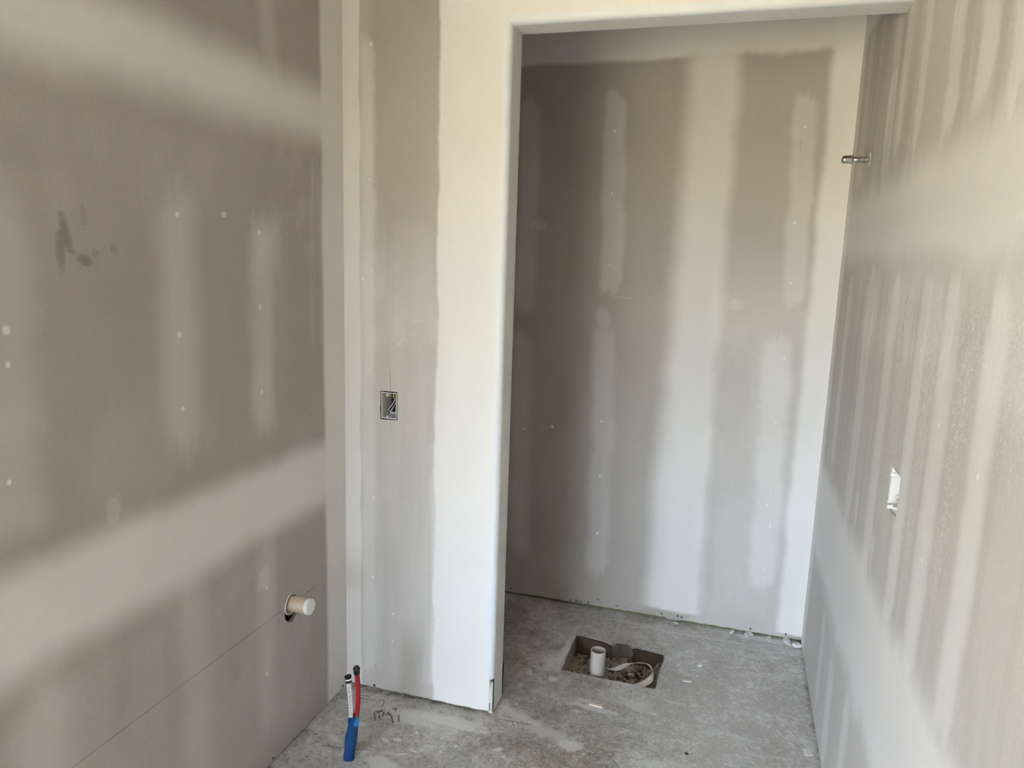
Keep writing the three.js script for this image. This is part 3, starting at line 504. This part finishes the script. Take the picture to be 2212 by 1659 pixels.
// water pipes in their blue sleeve
{
  const bx = 0.214, bz = 0.373;
  const sl = grp('blue_sleeve', 'blue plastic sleeve wrapped round two pipes rising from floor', 'sleeve', [bx, 0, bz]);
  mesh('sleeve', sweep([[0.002, -0.004, 0], [0.0025, 0.0, 0], [0.010, 0.06, 0], [0.017, 0.12, 0], [0.021, 0.158, 0]], (t) => 0.0152 + 0.0035 * Math.sin(t * 3.1) - 0.0005 * t, 22, 36, 0.35, false, 8), M.blueA, sl);
  mesh('torn_flap', (() => { const g = new THREE.BufferGeometry(), n = 8, pos = [], idx = []; for (let i = 0; i <= n; i++) { const t = i / n, w = 0.006 * Math.sin(Math.PI * (0.25 + 0.7 * t)) + 0.002; const x = 0.034 + 0.012 * t + 0.003 * Math.sin(t * 5), y = 0.136 + 0.036 * t, z = 0.016 - 0.004 * t + 0.002 * Math.sin(t * 9); pos.push(x - w, y, z, x + w, y - 0.003, z + 0.003, ); } for (let i = 0; i < n; i++) { const a = i * 2; idx.push(a, a + 1, a + 2, a + 1, a + 3, a + 2); } g.setAttribute('position', new THREE.Float32BufferAttribute(pos, 3)); g.setIndex(idx); g.computeVertexNormals(); return uvBy(g, (x, y) => [x, y]); })(), M.blueB, sl).userData.label = 'torn lighter blue flap';
  const rd = grp('red_water_pipe', 'red water pipe with black cap rising from blue sleeve', 'pipe', [bx, 0, bz]);
  mesh('pipe', sweep([[0.007, 0.002, -0.006], [0.0165, 0.06, -0.006], [0.0300, 0.155, -0.003], [0.0365, 0.21, 0], [0.0365, 0.26, 0], [0.0320, 0.323, 0]], 0.0078, 20, 40), M.red, rd);
  const capAt = (p, x, y, z, lean, r, parent) => { const q = lathe(p, 24); q.rotateZ(lean); q.translate(x, y, z); return mesh('cap', q, M.black, parent); };
  capAt([[0.0085, -0.012], [0.0098, -0.012], [0.0100, 0.002], [0.0114, 0.003], [0.0112, 0.007], [0.0085, 0.0078], [0.0078, 0.012], [0.0, 0.0125]], 0.0320, 0.318, 0, 0.06, 1, rd);
  const wh = grp('white_water_pipe', 'white printed water pipe with black cap in blue sleeve', 'pipe', [bx, 0, bz]);
  const cv = document.createElement('canvas'); cv.width = 128; cv.height = 1024; const cx = cv.getContext('2d'); cx.fillStyle = '#dcdad6'; cx.fillRect(0, 0, 128, 1024);
  cx.save(); cx.translate(64, 512); cx.rotate(Math.PI / 2); cx.fillStyle = '#2a2526'; cx.font = 'bold 27px sans-serif'; cx.textAlign = 'center'; cx.textBaseline = 'middle'; cx.scale(1.9, 1.0); cx.fillText('-7 722-400 CTS8 873 5-22-23 16 133-', 0, 0, 520); cx.restore();
  const tx = new THREE.CanvasTexture(cv); tx.colorSpace = THREE.SRGBColorSpace; tx.wrapS = THREE.RepeatWrapping; tx.offset.x = 0.0;
  const pg = sweep([[-0.002, 0.002, 0.007], [0.0045, 0.06, 0.007], [0.0140, 0.155, 0.004], [0.0095, 0.22, 0.001], [0.003, 0.282, 0]], 0.0076, 20, 40);
  uvBy(pg, (x, y, z) => { const t = (y - 0.15) / 0.13; const cxp = 0.0145 - 0.0115 * Math.max(0, Math.min(1, (y - 0.155) / 0.127)); const a = Math.atan2(x - cxp - 0.002, z - 0.001); return [0.5 + a / (2 * Math.PI), t]; });
  mesh('pipe', pg, std({ map: tx, roughness: 0.4 }), wh);
  const c = capAt([[0.0082, -0.012], [0.0098, -0.012], [0.0100, -0.002], [0.0102, -0.0019], [0.0102, 0.004], [0.0112, 0.0045], [0.0110, 0.010], [0.0, 0.0105]], 0.0025, 0.282, 0, 0.16, 1, wh);
  const band = lathe([[0.0101, -0.003], [0.0104, -0.003], [0.0104, 0.0012], [0.0101, 0.0012]], 24); band.rotateZ(0.16); band.translate(0.0025, 0.282, 0); mesh('band', band, M.white, c).userData.label = 'white band on the cap';
}
// the pit in the floor
let pitHeight;
{
  const nx = 70, nz = 56, x0 = 0.70, x1 = 1.18, z0 = -0.72, z1 = -0.33, g = new THREE.PlaneGeometry(x1 - x0, z1 - z0, nx, nz); g.rotateX(-Math.PI / 2); g.translate((x0 + x1) / 2, 0, (z0 + z1) / 2);
  const p = g.attributes.position, col = new Float32Array(p.count * 3);
  const hgt = (x, z) => -0.078 + 0.055 * ss(1.08, 1.13, x) * ss(-0.44, -0.54, z) + 0.03 * ss(-0.58, -0.64, z) * ss(0.90, 0.95, x) * (1 - ss(0.98, 1.03, x)) - 0.012 * ss(1.0, 1.1, x) * ss(-0.45, -0.37, z) + 0.022 * (fbm(x * 40, z * 40) - 0.5) + 0.014 * (vn(x * 150, z * 150) - 0.5);
  pitHeight = hgt;
  for (let i = 0; i < p.count; i++) {
    const x = p.getX(i), z = p.getZ(i); p.setY(i, hgt(x, z));
    const k = fbm(x * 60 + 5, z * 60), gr = ss(0.44, 0.6, k + 0.12 * (1 - ss(0.84, 1.02, x))), d = 0.75 + 0.5 * vn(x * 240, z * 240);
    col.set([(0.12 + 0.24 * gr) * d, (0.075 + 0.225 * gr) * d, (0.045 + 0.19 * gr) * d], i * 3);
  }
  g.setAttribute('color', new THREE.BufferAttribute(col, 3)); g.computeVertexNormals();
  const soil = mesh('soil', g, std({ vertexColors: true, roughness: 1, side: THREE.DoubleSide })); tag(soil, 'brown dirt and sand filling the bottom of the floor pit', 'soil', null, 'stuff');
  const sub = mesh('pit_bed', box(0.66, 1.22, -0.16, -0.115, -0.76, -0.29), M.wood); tag(sub, 'dark earth below the slab around the floor pit', 'soil', null, 'structure');
  // rubble
  const r = rng(99), parts = [];
  for (let i = 0; i < 420; i++) {
    const x = 0.76 + r() * 0.35, z = -0.655 + r() * 0.27, s = 0.002 + 0.005 * r() * r(), q = new THREE.IcosahedronGeometry(s, 0); q.deleteAttribute('uv'); q.scale(1, 0.7, 0.8 + 0.6 * r()); q.rotateY(r() * 6); q.translate(x, hgt(x, z) + s * 0.3, z);
    const k = r(), c = k < 0.5 ? [0.42, 0.39, 0.34] : k < 0.8 ? [0.2, 0.14, 0.09] : [0.04, 0.035, 0.04], cc = new Float32Array(q.attributes.position.count * 3); for (let j = 0; j < cc.length; j++) cc[j] = c[j % 3]; q.setAttribute('color', new THREE.BufferAttribute(cc, 3)); parts.push(q);
  }
  mesh('rubble', mergeGeometries(parts), std({ vertexColors: true, roughness: 1 }), soil).userData.kind = 'stuff';
  // boards and concrete at the back of the pit
  const wood = (x0, x1, pts, label) => { const o = mesh('form_board', (() => { const e = new THREE.ExtrudeGeometry(shapeOf(pts), { depth: 0.006, bevelEnabled: false }); const ep = e.attributes.position; for (let i = 0; i < ep.count; i++) ep.setZ(i, ep.getZ(i) - 0.669 + (ep.getX(i) - 0.748) * 0.052 + 0.0035); e.computeVertexNormals(); return e; })(), M.wood); tag(o, label, 'board'); };
  wood(0, 0, [[0.754, -0.1], [0.94, -0.1], [0.945, -0.045], [0.935, -0.028], [0.90, -0.016], [0.87, -0.007], [0.82, -0.005], [0.754, -0.003]], 'dark form board at pit back behind the drain pipe');
  wood(0, 0, [[0.97, -0.095], [1.125, -0.095], [1.125, -0.012], [1.06, -0.008], [1.01, -0.006], [0.985, -0.016], [0.972, -0.03]], 'dark form board at pit back near its right corner');
  const lump = new THREE.IcosahedronGeometry(1, 4), lp = lump.attributes.position;
  for (let i = 0; i < lp.count; i++) { const v = new THREE.Vector3(lp.getX(i), lp.getY(i), lp.getZ(i)), k = 0.45 + 1.0 * fbm(v.x * 3.5 + 9, v.y * 3.5 + v.z * 3 + 9); v.multiplyScalar(k); lp.setXYZ(i, 0.958 + v.x * 0.046, -0.04 + v.y * 0.042, -0.652 + v.z * 0.022); }
  lump.computeVertexNormals(); tag(mesh('concrete_lump', lump, M.pitside), 'rough concrete lump between the two dark form boards', 'concrete');
}
// drain pipe standing in the pit
{
  const g = grp('drain_pipe', 'open white plastic drain pipe standing in the floor pit', 'pipe', [0.885, 0, -0.425]);
  mesh('pipe', lathe([[0.0263, -0.1], [0.0263, 0.083], [0.0270, 0.085], [0.0292, 0.085], [0.0300, 0.083], [0.0300, -0.1]], 44), M.pvc, g);
}
// strip of tape curling out of the pit
{
  const path = [[0.900, 0.030, -0.394], [0.9225, 0.012, -0.424], [0.957, 0.000, -0.460], [0.993, -0.003, -0.504], [1.036, -0.003, -0.538], [1.066, -0.004, -0.542], [1.090, -0.006, -0.518], [1.100, -0.010, -0.485], [1.094, -0.014, -0.448], [1.070, -0.018, -0.415], [1.036, -0.022, -0.383]];
  const cu = new THREE.CatmullRomCurve3(path.map((a) => new THREE.Vector3(...a))), n = 60, pos = [], idx = [];
  for (let i = 0; i <= n; i++) {
    const t = i / n, c = cu.getPoint(t), d = cu.getTangent(t), side = new THREE.Vector3(-d.z, 0, d.x).normalize();
    const tilt = 0.35 + 1.0 * ss(0.05, 0.25, t) * (1 - ss(0.25, 0.4, t)) + 0.9 * ss(0.45, 0.62, t) * (1 - ss(0.72, 0.85, t)), w = 0.003 + 0.0115 * ss(0, 0.2, t) * (1 - 0.2 * ss(0.5, 0.7, t));
    const o = side.multiplyScalar(Math.cos(tilt) * w).add(new THREE.Vector3(0, Math.sin(tilt) * w, 0));
    pos.push(c.x - o.x, c.y - o.y, c.z - o.z, c.x + o.x, c.y + o.y, c.z + o.z);
  }
  for (let i = 0; i < n; i++) { const a = i * 2; idx.push(a, a + 1, a + 2, a + 1, a + 3, a + 2); }
  const g = new THREE.BufferGeometry(); g.setAttribute('position', new THREE.Float32BufferAttribute(pos, 3)); g.setIndex(idx); g.computeVertexNormals(); uvBy(g, (x, y, z) => [x, z]);
  tag(mesh('plastic_strap', g, M.tape), 'cream strap curling from drain pipe across the floor pit', 'strap');
}
// chips, flakes and crumbs
function flake(name, label, category, x, y, z, l, w, h, turn, mat, seed, group, tilt = 0) {
  const r = rng(seed), n = 14, a = []; for (let i = 0; i < n; i++) { const q = i / n * 6.283, k = 0.5 + 0.6 * r(); a.push([Math.cos(q) * l / 2 * k, Math.sin(q) * w / 2 * k]); }
  const g = new THREE.ExtrudeGeometry(shapeOf(a), { depth: h * 0.6, bevelEnabled: true, bevelThickness: h * 0.2, bevelSize: Math.min(l, w) * 0.08, bevelSegments: 1 }); g.rotateX(-Math.PI / 2); g.translate(0, h * 0.2, 0); g.rotateZ(tilt);
  const m = mesh(name, g, mat); m.position.set(x, y, z); m.rotation.y = turn; return tag(m, label, category, group);
}
function stick(name, label, category, x, y, z, l, w, h, turn, mat, seed, tilt = 0) {
  const r = rng(seed), g = new THREE.ExtrudeGeometry(shapeOf([[-l / 2, -w / 2], [l / 2, -w / 2 * (0.5 + r() * 0.5)], [l / 2 - 0.003, w / 2], [-l / 2 + 0.004 * r(), w / 2 * (0.7 + 0.3 * r())]]), { depth: h, bevelEnabled: false }); g.rotateX(-Math.PI / 2); g.rotateZ(tilt);
  const m = mesh(name, g, mat); m.position.set(x, y, z); m.rotation.y = turn; return tag(m, label, category);
}
stick('drywall_scrap', 'flat cream scrap lying on floor before the pit', 'scrap', 0.925, 0.0003, -0.182, 0.052, 0.015, 0.005, -0.12, M.chip, 3);
const ph = pitHeight;
for (const [x, z, l, w, t, lab] of [[0.955, -0.60, 0.06, 0.010, -0.35, 'long pale wood splinter behind the drain pipe'], [1.005, -0.55, 0.026, 0.009, 0.1, 'short pale wood chip amid pit gravel behind the strap'], [1.06, -0.465, 0.034, 0.010, 1.2, 'bent pale wood chip inside the strap loop'], [0.80, -0.392, 0.055, 0.016, -0.1, 'flat pale wood chip left of the drain pipe at pit front'], [0.955, -0.41, 0.030, 0.007, -0.9, 'thin pale sliver right of the drain pipe'], [0.985, -0.388, 0.05, 0.012, -0.12, 'pale wood offcut against front edge of pit'], [1.118, -0.47, 0.028, 0.006, 1.2, 'white sliver by the right edge of the pit']])
  stick('wood_chip', lab, 'wood chip', x, ph(x, z) + 0.004, z, l, w, 0.004, t, M.chip, Math.round(x * 1000), 0.06);
for (const [x, z, l, w, h, lab] of [[1.47, -0.925, 0.07, 0.03, 0.012, 'crumbled plaster lump halfway along the back wall foot'], [1.40, -0.93, 0.05, 0.018, 0.007, 'small plaster crumb left of the lump at back wall'], [1.555, -0.927, 0.06, 0.022, 0.006, 'flat plaster crumb at the back wall foot'], [1.63, -0.925, 0.07, 0.03, 0.010, 'plaster lump at the back wall near right corner'], [1.668, -0.905, 0.034, 0.04, 0.012, 'plaster lump in the right back corner of floor'], [1.155, -0.925, 0.022, 0.012, 0.006, 'tiny plaster crumb below the seam of back wall']])
  flake('plaster_lump', lab, 'plaster', x, 0.0002, z, l, w, h, x * 3, M.crumb, Math.round(x * 777));
flake('plaster_flake', 'curled white flake on floor right of the pit', 'plaster', 1.235, 0.0003, -0.462, 0.042, 0.016, 0.004, 0.1, M.crumb, 12, null);
flake('plaster_flake', 'round white crumb on floor behind the curled flake', 'plaster', 1.277, 0.0003, -0.595, 0.026, 0.018, 0.007, 0.6, M.crumb, 13, null);
flake('plaster_flake', 'peeled white flake on floor beside the right wall', 'plaster', 1.655, 0.0003, -0.165, 0.03, 0.05, 0.003, 0.3, M.crumb, 14, null);
flake('black_pebble', 'tiny black pebble on floor in front of the pit', 'pebble', 1.262, 0.0003, -0.015, 0.012, 0.008, 0.006, 0.4, M.black, 15, null);

scene.traverse((o) => { if (o.isMesh) { o.castShadow = true; o.receiveShadow = true; } });
renderer.render(scene, camera);
